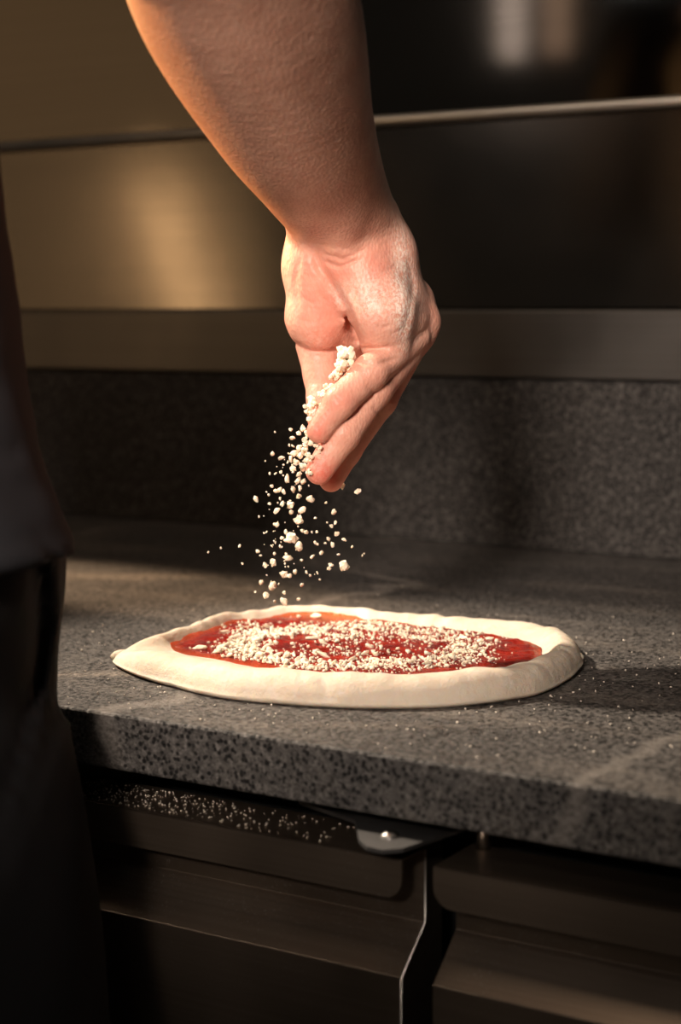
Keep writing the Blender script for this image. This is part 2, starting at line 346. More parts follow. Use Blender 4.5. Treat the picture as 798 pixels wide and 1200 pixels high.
# ------------------------------------------------------------------ pizza
OUT = [(131, 768, .907), (150, 784, .904), (200, 801, .903), (260, 815, .903), (320, 821, .903), (380, 825, .903), (430, 827, .903), (480, 827, .903),
       (530, 825, .903), (580, 820, .903), (630, 810, .904), (662, 794, .905), (678, 779, .906), (684, 768, .907), (676, 752, .910), (655, 737, .913), (620, 727, .914),
       (580, 724, .914), (540, 722, .914), (510, 718, .914), (450, 715.5, .914), (410, 712, .914), (370, 708.5, .914), (320, 709.5, .914), (280, 716, .914),
       (230, 731, .913), (180, 746, .912), (145, 757, .910)]
PC = onz(425, 760, .908); PC[2] = ZC
outw = []
for x, y, z in OUT:
    p = onz(x, y, z); d = p[:2]-PC[:2]; rr = np.linalg.norm(d)
    if y < 745 : rr += 0.006
    outw.append((math.atan2(d[1], d[0]), rr))
SAU = [(198, 747), (240, 733), (300, 723), (340, 716), (370, 713), (400, 714), (425, 723), (490, 729), (540, 736), (590, 741), (625, 750), (637, 762), (628, 774), (580, 781), (500, 787),
       (430, 788), (370, 785), (330, 781), (300, 775), (250, 766), (205, 757)]
sauw = []
for x, y in SAU:
    p = onz(x, y, .911); d = p[:2]-PC[:2]; sauw.append((math.atan2(d[1], d[0]), np.linalg.norm(d)))
def polar(tab, win=25):
    tab = sorted(tab); a = np.array([t[0] for t in tab]); r = np.array([t[1] for t in tab])
    a = np.concatenate([a-2*math.pi, a, a+2*math.pi]); r = np.concatenate([r, r, r])
    g = np.linspace(-math.pi, math.pi, 721); v = np.interp(g, a, r)
    k = np.hanning(win); k /= k.sum(); vv = np.convolve(np.concatenate([v[:-1]]*3), k, 'same')[720:1440]
    return lambda t: np.interp((np.asarray(t)+math.pi) % (2*math.pi), np.linspace(0, 2*math.pi, 721)[:-1], vv, period=2*math.pi)
Ro = polar(outw, 11); Rs = polar(sauw)
NT = 360; TH = np.linspace(-math.pi, math.pi, NT, endpoint=False)
def nz(x, y, z=0): return noise.noise(Vector((x, y, z)))
_l = onz(131, 768, .907)-PC; TIP = math.atan2(_l[1], _l[0])
def dough_h(th, r):                                 # height of the dough's upper skin
    ro, rs = float(Ro(th)), float(Rs(th))
    ri = min(rs-0.004, ro-0.020); face = math.cos(th+1.03)
    e = min(0.0135, 0.48*(ro-ri)); rc = ro-e
    base = 0.0072+0.0012*nz(30*r*math.cos(th), 30*r*math.sin(th), 3)
    if r < ri: return base
    crest = 0.0160+0.0024*face+0.0022*nz(3.1*math.cos(th), 3.1*math.sin(th), 1)+0.0013*nz(11*math.cos(th), 11*math.sin(th), 5)
    da = (th-TIP+math.pi) % (2*math.pi)-math.pi; crest *= 1-0.30*math.exp(-(da/0.22)**2)
    if r < rc: s = (r-ri)/(rc-ri); s = s*s*(3-2*s); return base+(crest-base)*s
    s = (r-rc)/e; return crest*max(0, 1-s**2.2)**0.5
verts, faces, rings = [], [], []
rad_t = list(np.linspace(0.06, 0.70, 16))+list(np.linspace(0.72, 0.97, 26))+[0.98, 0.988, 0.994, 0.998, 1.0]
verts.append((0, 0, dough_h(0, 0)))
for t in rad_t:
    ring = []
    for th in TH:
        ro = float(Ro(th))*(1+0.006*nz(6*math.cos(th), 6*math.sin(th), 9)); r = t*ro; h = dough_h(th, t*float(Ro(th)))
        h += 0.0007*nz(90*r*math.cos(th), 90*r*math.sin(th), 2)*min(1, h/0.01)
        # the side of the rim rolls out over its foot
        ring.append(len(verts)); verts.append((r*math.cos(th), r*math.sin(th), max(h, 0.0035)))
    rings.append(ring)
for zf, t in ((0.0018, 0.994), (0.0002, 0.975), (0.0002, 0.5)):
    ring = []
    for th in TH: ring.append(len(verts)); r = t*float(Ro(th)); verts.append((r*math.cos(th), r*math.sin(th), zf))
    rings.append(ring)
for k in range(NT): faces.append((0, rings[0][k], rings[0][(k+1) % NT]))
for a, b in zip(rings, rings[1:]):
    for k in range(NT): faces.append((a[k], b[k], b[(k+1) % NT], a[(k+1) % NT]))
faces.append(tuple(rings[-1][::-1]))
pizza = thing('pizza', 'uncooked pizza base with thick pale rim and red sauce on the granite worktop', 'pizza', tuple(PC))
# pinched wrinkles in the front rim
WR = [(onz(384, 815, .907)-PC, 0.010, 0.0024), (onz(360, 808, .909)-PC, 0.012, 0.0016), (onz(655, 770, .913)-PC, 0.010, 0.0009), (onz(330, 779, .913)-PC, 0.010, -0.0034), (onz(300, 800, .91)-PC, 0.012, 0.0005)]
V = np.array(verts)
for c, s, a in WR:
    d = V-c; along = np.exp(-(np.linalg.norm(d, axis=1)/s)**2)
    ridge = np.exp(-((d@Rv+0.35*d[:, 2])/0.0022)**2) if a > 0 else np.exp(-((d@Rv)/0.016)**2)
    V[:, 2] -= a*along*ridge*(V[:, 2] > 0.004)
dough = pyobj('dough', V, faces, M['dough'], pizza)
for name, (px, py, z), dirn, LN, r in (('dough_nub', (140, 769, .9055), (-0.85, -.5, 0), .0070, .0038), ('dough_nub', (676, 770, .9065), (0.9, 0.45, 0), .0055, .0036)):
    c = onz(px, py, z)-PC; dn = Vector(dirn).normalized(); bm = bmesh.new()
    add_tube(bm, [Vector(c)-dn*LN, Vector(c), Vector(c)+dn*LN*0.5, Vector(c)+dn*LN*0.8], [r*1.3, r*1.15, r*0.8, r*0.25], 14)
    o = obj(name, bm, M['dough'], pizza, True); o['label'] = 'small pinched tip of dough at the rim'
# sauce
verts, faces, rings, thin = [], [], [], []
ts = list(np.linspace(0.05, 0.9, 40))+[0.93, 0.955, 0.975, 0.99, 1.0, 1.004]
def sauce_r(th): return min(float(Rs(th)), float(Ro(th))-0.016)*(1+0.014*nz(7*math.cos(th), 7*math.sin(th), 4)+0.004*nz(22*math.cos(th), 22*math.sin(th), 6))
def sauce_h(th, r, edge=1.0):
    x, y = r*math.cos(th), r*math.sin(th)
    return dough_h(th, r)+0.0004+0.0018*edge+0.0012*edge*nz(70*x, 70*y, 7)+0.0007*edge*nz(190*x, 190*y, 8)
verts.append((0, 0, sauce_h(0, 0))); thin.append(0)
LIFT = (onz(385, 716, .913)-PC)[:2]
for t in ts:
    ring = []
    for th in TH:
        r = t*sauce_r(th); e = min(1, (1.004-t)/0.05)
        h = sauce_h(th, r, e)-(0.0016 if t > 1 else 0)
        x, y = r*math.cos(th), r*math.sin(th)
        ring.append(len(verts)); verts.append((x, y, h))
        g = math.exp(-(np.linalg.norm((np.array([x, y])-LIFT)/(0.045, 0.02)))**2)
        thin.append(min(1, max(0.0, (t-0.93)/0.07)*0.28+0.75*g))
    rings.append(ring)
for k in range(NT): faces.append((0, rings[0][k], rings[0][(k+1) % NT]))
for a, b in zip(rings, rings[1:]):
    for k in range(NT): faces.append((a[k], b[k], b[(k+1) % NT], a[(k+1) % NT]))
sauce = pyobj('tomato_sauce', verts, faces, M['sauce'], pizza)
at = sauce.data.attributes.new('thin', 'FLOAT', 'POINT'); at.data.foreach_set('value', np.array(thin, np.float32))

# ------------------------------------------------------------------ cheese crumbs
def crumb_mesh(i):
    rnd = random.Random(100+i); bm = bmesh.new(); bmesh.ops.create_icosphere(bm, subdivisions=2, radius=1.0)
    off = rnd.random()*50; st = (rnd.uniform(.75, 1.35), rnd.uniform(.6, 1.0), rnd.uniform(.5, .95))
    for v in bm.verts:
        n = noise.noise(v.co*1.3+Vector((off, 0, 0)))*0.6+noise.noise(v.co*2.7+Vector((0, off, 0)))*0.42
        v.co = v.co*(1+n); v.co = Vector([v.co[k]*st[k] for k in range(3)])
    me = bpy.data.meshes.new('cheese_crumb'); bm.to_mesh(me); bm.free(); me.materials.append(M['cheese'])
    for p in me.polygons: p.use_smooth = (i % 2 == 0)
    return me
CR = [crumb_mesh(i) for i in range(10)]
crumb_proto = None
def crumb(loc, r, label, group=None):
    global crumb_proto
    me = random.choice(CR)
    if crumb_proto is None: o = bpy.data.objects.new('cheese_crumb', me); crumb_proto = o
    else: o = crumb_proto.copy(); o.data = me
    for k in list(o.keys()):
        if k in ('label', 'group', 'category'): del o[k]
    COL.objects.link(o); o.location = Vector(loc); o.scale = (r, r, r)
    o.rotation_euler = [random.uniform(0, 6.28) for _ in range(3)]
    return tag(o, label, 'cheese', group)
AIR = [(415,80,13),(287,187,8),(325,205,10),(400,165,11),(380,185,12),(405,195,13),(365,210,10),(388,225,12),(425,185,12),(432,215,12),(375,250,11),(415,250,12),(400,275,13),(350,295,13),
       (396,300,15),(420,305,11),(375,340,13),(405,335,10),(318,340,8),(450,380,15),(365,405,14),(330,400,9),(305,430,11),(368,435,9),(415,428,13),(400,368,10),(400,470,17),(305,490,11),(370,545,20),(352,556,12),
       (402,582,15),(328,545,8),(355,630,14),(347,615,9),(335,700,15),(360,706,9),(290,650,13),(257,660,10),(287,748,15),(260,788,13),(338,815,14),(338,778,7),(297,815,6),(398,806,7),
       (225,602,7),(238,620,5),(295,612,6),(147,580,8),(582,322,12),(548,435,9),(555,480,8),(538,495,7),(560,527,9),(592,552,8),(525,550,8),(543,575,8),(495,610,8),(457,625,8),(470,567,8),(430,520,9),(415,515,7),(476,520,6),
       (535,660,9),(528,675,7),(412,640,6),(512,568,5),(568,615,5),(627,583,5),(372,120,9),(285,325,6),(275,272,5),(300,272,5),(323,265,6),(335,235,5),(303,345,8),(335,350,8),(275,400,6),(240,735,8),(215,775,5),
       (385,690,8),(412,745,7),(432,692,6),(448,705,5),(488,722,4),(68,588,4),(14,606,4),(160,655,5),(670,620,4),(678,612,3),(262,520,5),(300,565,5),(285,580,5),(320,580,5),(345,520,8),(455,520,5),(470,460,5),(515,395,5),(520,480,4),(365,85,7),(298,95,4)]
def px_air(x, y): return 240+x/3.627, 480+y/3.627
SPECIAL = {(592,663,19): 'largest round cheese crumb falling alone right of the falling stream', (217,380,12): 'round cheese crumb falling alone left of the falling stream',
           (652,348,12): 'cheese crumb floating alone to the right of the fingertips'}
nind = 0
def fall_label(a, b, r):
    size = 'large' if r >= 11 else ('mid-sized' if r >= 6 else 'tiny')
    t = (b-520)/185.0; cx = 352-4*t
    side = 'at the left fringe' if a < cx-20-12*t else ('at the right fringe' if a > cx+20+14*t else 'in the core')
    lev = 'beside the fingertips' if b < 573 else ('midway down' if b < 640 else 'just above the pizza')
    return size+' cheese crumb '+side+' of the falling stream, '+lev
for (x, y, r), lab in SPECIAL.items():
    a, b = px_air(x, y); wd = 1.085; crumb(P(a, b, wd), r/3.627/FPX*wd*1.1, lab); nind += 1
for x, y, r in AIR:
    a, b = px_air(x, y); wd = 1.085+random.gauss(0, 0.012)+0.00006*y; crumb(P(a, b, wd), r/3.627/FPX*wd*1.15, fall_label(a, b, r), 'falling cheese crumbs'); nind += 1
for i in range(75):
    t = random.random()**(2.2 if i < 30 else 0.8); y = 150+t*600; x = 385-45*t+random.gauss(0, 35+70*t)+(60*t if random.random() < .35 else 0)
    a, b = px_air(x, y); wd = 1.085+random.gauss(0, 0.014); r = random.uniform(1.8, 6.5 if i < 30 else 4.8); crumb(P(a, b, wd), r/3.627/FPX*wd, fall_label(a, b, r), 'falling cheese crumbs'); nind += 1
# on the pizza: two broad arcs of cheese
def pz(px, py):
    p = onz(px, py, ZC+.0105)-PC; th = math.atan2(p[1], p[0]); r = math.hypot(p[0], p[1])
    if r > sauce_r(th)*0.97: return None
    return Vector((p[0], p[1], sauce_h(th, r)))
def dens(px, py):
    u, v = (px-415)/172, (py-757)/28
    r = math.hypot(u, v)
    d = 0.0
    if r < 1.0: d = 0.22
    d = max(d, 0.95*math.exp(-((r-0.78)/0.20)**2))
    if r > 1.12: d = 0.02
    if py < 722: d *= 0.1
    for cx, cy, sx, sy, k in ((300, 742, 35, 9, .9), (515, 745, 42, 7, 1.4), (545, 767, 32, 7, 1.4), (480, 774, 60, 5, 1.2), (420, 740, 50, 8, .7)):
        d = max(d, k*math.exp(-((px-cx)/sx)**2-((py-cy)/sy)**2))
    for cx, cy, sx, sy in ((355, 748, 25, 6), (335, 758, 18, 5), (240, 748, 30, 15), (395, 771, 40, 3.5), (610, 760, 40, 20), (470, 757, 40, 4)):
        d *= 1-0.95*math.exp(-((px-cx)/sx)**2-((py-cy)/sy)**2)
    return d
PIZ = []
tries = 0
while len(PIZ) < 3200 and tries < 120000:
    tries += 1
    a, b = random.uniform(205, 630), random.uniform(712, 788)
    if random.random() > dens(a, b): continue
    p = pz(a, b)
    if p is None: continue
    r = min(0.0026, max(0.00045, random.lognormvariate(math.log(0.00080), 0.52)))
    r *= 1.05 if a < 380 else (0.75 if a > 440 else 0.9)
    PIZ.append((r, p, a, b))
PIZ.sort(key=lambda t: -t[0])
nbig = 300-nind
rmid = PIZ[nbig//3][0]
for r, p, a, b in PIZ[:nbig]:
    o = crumb(Vector(PC)+p+Vector((0, 0, r*0.5)), r, ('bigger' if r > rmid else 'smaller')+' cheese crumb on the red sauce, '+('left' if a < 340 else ('middle' if a < 470 else 'right'))+' third, '+('back' if b < 757 else 'front')+' half', 'cheese crumbs on the sauce'); k_ = random.uniform(1, 2.0); o.scale = (r*k_, r*0.95/k_**.4, r*0.85/k_**.4); o.rotation_euler = (random.gauss(0, .3), random.gauss(0, .3), random.uniform(0, 6.28))
def joined(items, name):
    vv, ff, off = [], [], 0
    base = [(np.array([v.co[:] for v in m.vertices]), np.array([p.vertices[:] for p in m.polygons])) for m in SMALL]
    for r, p in items:
        bv, bf = random.choice(base); R = np.array(Matrix.Rotation(random.uniform(0, 6.28), 3, Vector((random.random(), random.random(), random.random()+.01))))
        vv.append(bv@R*r+np.array(p)); ff.append(bf+off); off += len(bv)
    return bulk(name, np.concatenate(vv), np.concatenate(ff), M['cheese'], None, False)
SMALL = []
for i in range(5):
    bm = bmesh.new(); bmesh.ops.create_icosphere(bm, subdivisions=1, radius=1)
    for v in bm.verts: v.co = v.co*random.uniform(0.65, 1.3); v.co.z *= 0.7; v.co.x *= 1.2
    me = bpy.data.meshes.new('grain'); bm.to_mesh(me); bm.free(); SMALL.append(me)
st = joined([(r, Vector(PC)+p+Vector((0, 0, r*0.7))) for r, p, a, b in PIZ[nbig:]], 'grated_cheese')
tag(st, 'fine grated cheese scattered over the red tomato sauce', 'cheese', None, 'stuff')
# loose flour flecks on the granite
fl = []
for i in range(900):
    a, b = random.uniform(70, 798), random.uniform(650, 900)
    p = onz(a, b, ZC+0.0003)
    if p[1] < 0.004 or p[1] > 0.74: continue
    d = p-PC; th = math.atan2(d[1], d[0])
    if math.hypot(d[0], d[1]) < float(Ro(th))*1.01: continue
    if math.hypot(d[0], d[1]) > float(Ro(th))*1.01+abs(random.gauss(0, 0.09)): continue
    r = random.uniform(0.00025, 0.0008); p[2] = ZC+r*0.95; fl.append((r, p))
o = joined(fl, 'flour_specks'); o.data.materials.clear(); o.data.materials.append(M['flour'])
tag(o, 'loose flour specks on the granite around the pizza', 'flour', None, 'stuff')
fl = [(random.uniform(0.0002, 0.0006), (random.gauss(-0.06, 0.08), random.uniform(0.002, 0.040), 0.8459)) for i in range(700)]
fl = [f for f in fl if -0.25 < f[1][0] < 0.10]
o = joined(fl, 'spilled_flour'); o.data.materials.clear(); o.data.materials.append(M['flour'])
tag(o, 'spilled flour flecks on the steel lip of the left cabinet door', 'flour', None, 'stuff')

# ------------------------------------------------------------------ person
def surface_nets(F, xs, ys, zs):
    S = F < 0; nx, ny, nz_ = F.shape
    c = S[:-1, :-1, :-1].astype(np.int8)
    tot = np.zeros((nx-1, ny-1, nz_-1), np.int8)
    for dx in (0, 1):
        for dy in (0, 1):
            for dz in (0, 1): tot += S[dx:nx-1+dx, dy:ny-1+dy, dz:nz_-1+dz]
    I, J, K = np.nonzero((tot > 0) & (tot < 8))
    idx = np.full((nx-1, ny-1, nz_-1), -1, np.int32); idx[I, J, K] = np.arange(len(I))
    acc = np.zeros((len(I), 3)); cnt = np.zeros(len(I))
    corners = [(a, b, c) for a in (0, 1) for b in (0, 1) for c in (0, 1)]
    G = (xs, ys, zs); IJK = (I, J, K)
    for a in corners:
        for ax in range(3):
            if a[ax]: continue
            b = list(a); b[ax] = 1
            fa = F[I+a[0], J+a[1], K+a[2]]; fb = F[I+b[0], J+b[1], K+b[2]]
            m = (fa < 0) != (fb < 0); t = np.where(m, fa/np.where(m, fa-fb, 1), 0)
            p = np.stack([G[q][IJK[q]+a[q]] for q in range(3)], 1).astype(float)
            p[:, ax] += t*(G[ax][IJK[ax]+1]-G[ax][IJK[ax]])
            acc[m] += p[m]; cnt[m] += 1
    V = acc/cnt[:, None]
    quads = []
    for ax in range(3):
        sl0 = [slice(None)]*3; sl1 = [slice(None)]*3; sl0[ax] = slice(0, -1); sl1[ax] = slice(1, None)
        A, B = S[tuple(sl0)], S[tuple(sl1)]
        e = np.argwhere(A != B); o1, o2 = [(1, 2), (2, 0), (0, 1)][ax]
        ok = (e[:, o1] > 0) & (e[:, o2] > 0) & (e[:, o1] < F.shape[o1]-1) & (e[:, o2] < F.shape[o2]-1); e = e[ok]
        def cell(d1, d2):
            q = e.copy(); q[:, o1] -= d1; q[:, o2] -= d2; return idx[q[:, 0], q[:, 1], q[:, 2]]
        Q = np.stack([cell(1, 1), cell(0, 1), cell(0, 0), cell(1, 0)], 1)
        fl = ~A[e[:, 0], e[:, 1], e[:, 2]]; Q[fl] = Q[fl][:, ::-1]; quads.append(Q)
    return V, np.concatenate(quads)
def smin(a, b, k):
    h = np.maximum(k-np.abs(a-b), 0)/k; return np.minimum(a, b)-h*h*k*0.25
class Field:                                         # a rectilinear grid; every primitive only touches the box around it
    def __init__(s, xs, ys, zs): s.g = [np.asarray(a, np.float32) for a in (xs, ys, zs)]; s.F = np.full([len(a) for a in s.g], 0.05, np.float32)
    def box(s, lo, hi):
        sl = [slice(max(0, int(np.searchsorted(g, l))-1), min(len(g), int(np.searchsorted(g, h))+1)) for g, l, h in zip(s.g, lo, hi)]
        X = s.g[0][sl[0]][:, None, None]; Y = s.g[1][sl[1]][None, :, None]; Z = s.g[2][sl[2]][None, None, :]
        return tuple(sl), X, Y, Z
    def add(s, dist, lo, hi, k):
        sl, X, Y, Z = s.box(lo, hi); s.F[sl] = smin(s.F[sl], dist(X, Y, Z).astype(np.float32), k)
    def cone(s, a, b, ra, rb, k, pad=0.02):
        a, b = np.asarray(a, float), np.asarray(b, float); m = max(ra, rb)+pad+k
        s.add(lambda X, Y, Z: cone_d(X, Y, Z, a, b, ra, rb), np.minimum(a, b)-m, np.maximum(a, b)+m, k)
    def ell(s, c, r, k, rot=None, pad=0.015):
        c, r = np.asarray(c, float), np.asarray(r, float); m = r.max()+pad+k
        def d(X, Y, Z):
            q = [X-c[0], Y-c[1], Z-c[2]]
            if rot is not None: q = [rot[i][0]*q[0]+rot[i][1]*q[1]+rot[i][2]*q[2] for i in range(3)]
            k0 = np.sqrt((q[0]/r[0])**2+(q[1]/r[1])**2+(q[2]/r[2])**2); k1 = np.sqrt((q[0]/r[0]**2)**2+(q[1]/r[1]**2)**2+(q[2]/r[2]**2)**2)+1e-9
            return k0*(k0-1)/k1
        s.add(d, c-m, c+m, k)
def seg_d(X, Y, Z, a, b):
    ab = b-a; L2 = float(ab@ab)+1e-12
    t = np.clip(((X-a[0])*ab[0]+(Y-a[1])*ab[1]+(Z-a[2])*ab[2])/L2, 0, 1)
    return np.sqrt((X-a[0]-t*ab[0])**2+(Y-a[1]-t*ab[1])**2+(Z-a[2]-t*ab[2])**2), t
def cone_d(X, Y, Z, a, b, ra, rb):
    d, t = seg_d(X, Y, Z, a, b); return d-(ra+(rb-ra)*t)
# camera-aligned measuring frame (right, up, forward), metres: the wrist and fingers are described in it, then carried into the room
def L(px, py, wd): return np.array([(px-399)/FPX*wd, (600-py)/FPX*wd, wd])
def toworld(V): return CAM+np.outer(V[:, 0], Rv)+np.outer(V[:, 1], Uv)+np.outer(V[:, 2], Fv)
def tolocal(p): d = np.asarray(p)-CAM; return np.array([d@Rv, d@Uv, d@Fv])
def axis(*spec):
    out = []
    for a, b, st in spec: out.append(np.arange(a, b-1e-6, st))
    return np.concatenate(out)

person = thing('person', 'person in black jacket and trousers sprinkling cheese over the pizza with right hand', 'person', (-0.2, -0.17, 0))
def ppart(name, o):
    o.parent = person; o.matrix_parent_inverse = Matrix.Translation(person.location).inverted(); return o

E_ = L(229, -155, 0.810)                             # elbow
SH = tolocal((-0.045, -0.15, 1.50))                  # right shoulder
FD = Field(axis((-0.62, -0.15, 0.010), (-0.15, -0.050, 0.0025), (-0.050, 0.072, 0.0010), (0.072, 0.13, 0.01)),
           axis((-0.01, 0.205, 0.0010), (0.205, 0.39, 0.0026), (0.39, 0.98, 0.009)),
           axis((0.45, 0.78, 0.010), (0.78, 1.03, 0.0026), (1.03, 1.185, 0.0011)))
# head, neck, shoulders (hidden by the frame, but the same skin)
HC = (-0.17, -0.10, 1.72)
FD.ell(tolocal(HC), (0.078, 0.115, 0.098), 0.02)
FD.ell(tolocal((-0.17, -0.04, 1.655)), (0.055, 0.06, 0.06), 0.04)
FD.cone(tolocal((-0.17, -0.005, 1.725)), tolocal((-0.17, 0.012, 1.69)), 0.009, 0.016, 0.015)
for sx in (-1, 1): FD.ell(tolocal((-0.17+sx*0.08, -0.11, 1.70)), (0.012, 0.032, 0.02), 0.008)
FD.cone(tolocal((-0.17, -0.14, 1.45)), tolocal((-0.17, -0.12, 1.66)), 0.062, 0.056, 0.03)
FD.cone(tolocal((-0.17, -0.15, 1.46)), SH, 0.07, 0.055, 0.03)
FD.cone(tolocal((-0.17, -0.15, 1.46)), tolocal((-0.36, -0.15, 1.48)), 0.07, 0.055, 0.03)
# upper arm and forearm
FD.cone(SH, E_, 0.056, 0.047, 0.03)
def chain(pts, k, n=12):                              # smooth tapered tube through (point, radius) stations
    Pn = np.array([list(p)+[r] for p, r in pts]); Pn = np.vstack([2*Pn[0]-Pn[1], Pn, 2*Pn[-1]-Pn[-2]]); out = []
    for i in range(1, len(Pn)-2):
        for t in np.linspace(0, 1, n, endpoint=False):
            a, b, c, d = Pn[i-1:i+3]; out.append(0.5*((2*b)+(c-a)*t+(2*a-5*b+4*c-d)*t*t+(3*b-a-3*c+d)*t**3))
    out.append(Pn[-2])
    m = max(o[3] for o in out)+0.02+k; A = np.array(out)
    def d(X, Y, Z):
        f = None
        for u, v in zip(out, out[1:]):
            q = cone_d(X, Y, Z, u[:3], v[:3], u[3], v[3]); f = q if f is None else np.minimum(f, q)
        return f
    FD.add(d, A[:, :3].min(0)-m, A[:, :3].max(0)+m, k)
chain([(E_, .046), (L(252, 0, 0.905), .0435), (L(311, 140, 0.985), .0330), (L(350, 210, 1.040), .0255), (L(376, 262, 1.078), .0195), (L(370, 300, 1.092), .0180)], 0.02)
chain([(E_, .046), (L(326, 0, 0.900), .0415), (L(377, 140, 0.980), .0288), (L(406, 210, 1.040), .0228), (L(428, 255, 1.070), .0195), (L(444, 290, 1.083), .0180)], 0.02)
chain([(E_, .046), (L(292, 0, 0.885), .0450), (L(348, 140, 0.970), .0315), (L(380, 210, 1.032), .0240), (L(402, 255, 1.068), .0198), (L(410, 318, 1.082), .0185)], 0.02)
# palm
k = 0.010
FD.cone(L(374, 262, 1.078), L(366, 318, 1.095), 0.0175, 0.0185, k)
FD.cone(L(438, 258, 1.078), L(452, 300, 1.084), 0.0145, 0.0185, k)
FD.cone(L(380, 318, 1.090), L(375, 372, 1.097), 0.0240, 0.0212, 0.008)          # thenar
FD.cone(L(372, 372, 1.098), L(375, 402, 1.106), 0.0190, 0.0140, 0.008)
FD.cone(L(422, 312, 1.076), L(444, 366, 1.075), 0.0225, 0.0228, 0.008)          # hypothenar
FD.cone(L(444, 366, 1.075), L(453, 403, 1.080), 0.0220, 0.0160, 0.008)
FD.cone(L(450, 295, 1.086), L(474, 375, 1.092), 0.0170, 0.0150, 0.010)
for (a, b, r0, r1) in ((L(440, 285, 1.092), L(492, 380, 1.108), 0.0185, 0.0130), (L(425, 290, 1.105), L(492, 374, 1.122), 0.018, 0.0125),
                       (L(410, 290, 1.112), L(486, 374, 1.136), 0.018, 0.013), (L(395, 295, 1.115), L(468, 380, 1.152), 0.018, 0.013)):
    FD.cone(a, b, r0, r1, 0.009)
FD.ell(L(498, 374, 1.106), (0.0085, 0.0105, 0.0085), 0.006)                        # knuckle of the little finger
FD.ell(L(488, 350, 1.116), (0.0095, 0.0105, 0.0100), 0.010)
FD.cone(L(392, 315, 1.094), L(412, 380, 1.106), 0.0190, 0.0150, 0.008)
FD.cone(L(412, 380, 1.106), L(402, 408, 1.128), 0.0150, 0.0160, 0.008)
# fingers, each chain kept apart from its neighbour
def finger(pts, rs, root_k=0.007):
    lo = np.min([p for p in pts], 0)-0.03; hi = np.max([p for p in pts], 0)+0.03
    def d(X, Y, Z):
        f = None
        for i in range(len(pts)-1):
            q = cone_d(X, Y, Z, pts[i], pts[i+1], rs[i], rs[i+1]); f = q if f is None else smin(f, q, 0.0035)
        return f
    return d, lo, hi
PK = finger([L(482, 394, 1.098), L(434, 436, 1.064), L(399, 470, 1.056), L(374, 505, 1.058)], [0.0125, 0.0108, 0.0098, 0.0078])
RI = finger([L(488, 390, 1.108), L(438, 456, 1.077), L(402, 508, 1.068), L(374, 552, 1.069)], [0.0132, 0.0116, 0.0108, 0.0086])
MI = finger([L(486, 386, 1.130), L(444, 468, 1.110), L(404, 527, 1.098), L(388, 562, 1.093)], [0.0135, 0.0115, 0.0105, 0.0080])
IN = finger([L(468, 390, 1.150), L(425, 468, 1.138), L(394, 516, 1.120), L(378, 546, 1.104)], [0.0135, 0.0115, 0.0100, 0.0080])
TB = finger([L(372, 402, 1.108), L(378, 440, 1.103), L(380, 468, 1.096), L(375, 492, 1.086)], [0.0145, 0.0120, 0.0110, 0.0080])
FG = None
for d, lo, hi in (TB, IN, MI, RI, PK): FD.add(d, lo, hi, 0.0016)
# tendons and fine shape of the forearm
for (a, b, r) in ((L(392, 200, 1.008), L(398, 285, 1.056), 0.006), (L(412, 190, 1.005), L(408, 280, 1.056), 0.005)): FD.cone(a, b, r, r*0.7, 0.012)
# creases: narrow grooves on the camera-facing skin
def groove(poly, width, depth, wmax=1.115):
    pts = [L(x, y, 1.07)[:2] for x, y in poly]
    lo = np.append(np.min(pts, 0)-0.012, 1.03); hi = np.append(np.max(pts, 0)+0.012, wmax)
    sl, X, Y, Z = FD.box(lo, hi); best = None
    for i in range(len(pts)-1):
        ab = pts[i+1]-pts[i]; t = np.clip(((X/Z*1.07-pts[i][0])*ab[0]+(Y/Z*1.07-pts[i][1])*ab[1])/(ab@ab), 0, 1)
        d = np.sqrt((X/Z*1.07-pts[i][0]-t*ab[0])**2+(Y/Z*1.07-pts[i][1]-t*ab[1])**2)
        f = (i+t)/(len(pts)-1); wt = np.minimum(1, np.minimum(f, 1-f)*5+0.15)
        g = depth*wt*np.exp(-(d/width)**2); best = g if best is None else np.maximum(best, g)
    near = np.clip(1-np.abs(FD.F[sl])/0.012, 0, 1)
    FD.F[sl] += (best*near).astype(np.float32)
groove([(364, 285), (374, 312), (392, 338), (408, 362), (415, 385), (417, 400)], 0.0028, 0.0034)
groove([(404, 362), (412, 378), (418, 396), (416, 404)], 0.0042, 0.0050)
groove([(378, 306), (398, 313), (424, 303)], 0.0013, 0.0013)
groove([(380, 297), (402, 304), (428, 292)], 0.0012, 0.0007)
groove([(344, 400), (362, 411), (384, 413), (398, 408)], 0.0015, 0.0016)
groove([(419, 407), (440, 409), (462, 405)], 0.0012, 0.0011)
groove([(420, 424), (440, 428), (466, 420)], 0.0015, 0.0016)
groove([(428, 452), (440, 462)], 0.0012, 0.0006); groove([(436, 476), (446, 488)], 0.0012, 0.0009)
groove([(390, 464), (402, 478)], 0.0012, 0.0006); groove([(352, 300), (346, 330), (350, 362)], 0.0020, 0.0007)
for gx, gy, dx, dy in ((428, 330, 26, -8), (432, 345, 24, -6), (438, 384, 22, -4), (426, 370, 18, 4), (446, 318, 20, -8), (352, 345, 14, 10), (350, 372, 16, 6), (372, 340, 12, 14), (458, 392, 14, -8), (446, 262, 16, 6), (400, 290, 24, 3)):
    groove([(gx, gy), (gx+dx*0.5, gy+dy*0.5+2), (gx+dx, gy+dy)], 0.0010, 0.00045)
groove([(478, 300), (484, 335), (478, 372), (470, 398)], 0.0022, 0.0010)
V, Q = surface_nets(FD.F, *FD.g)
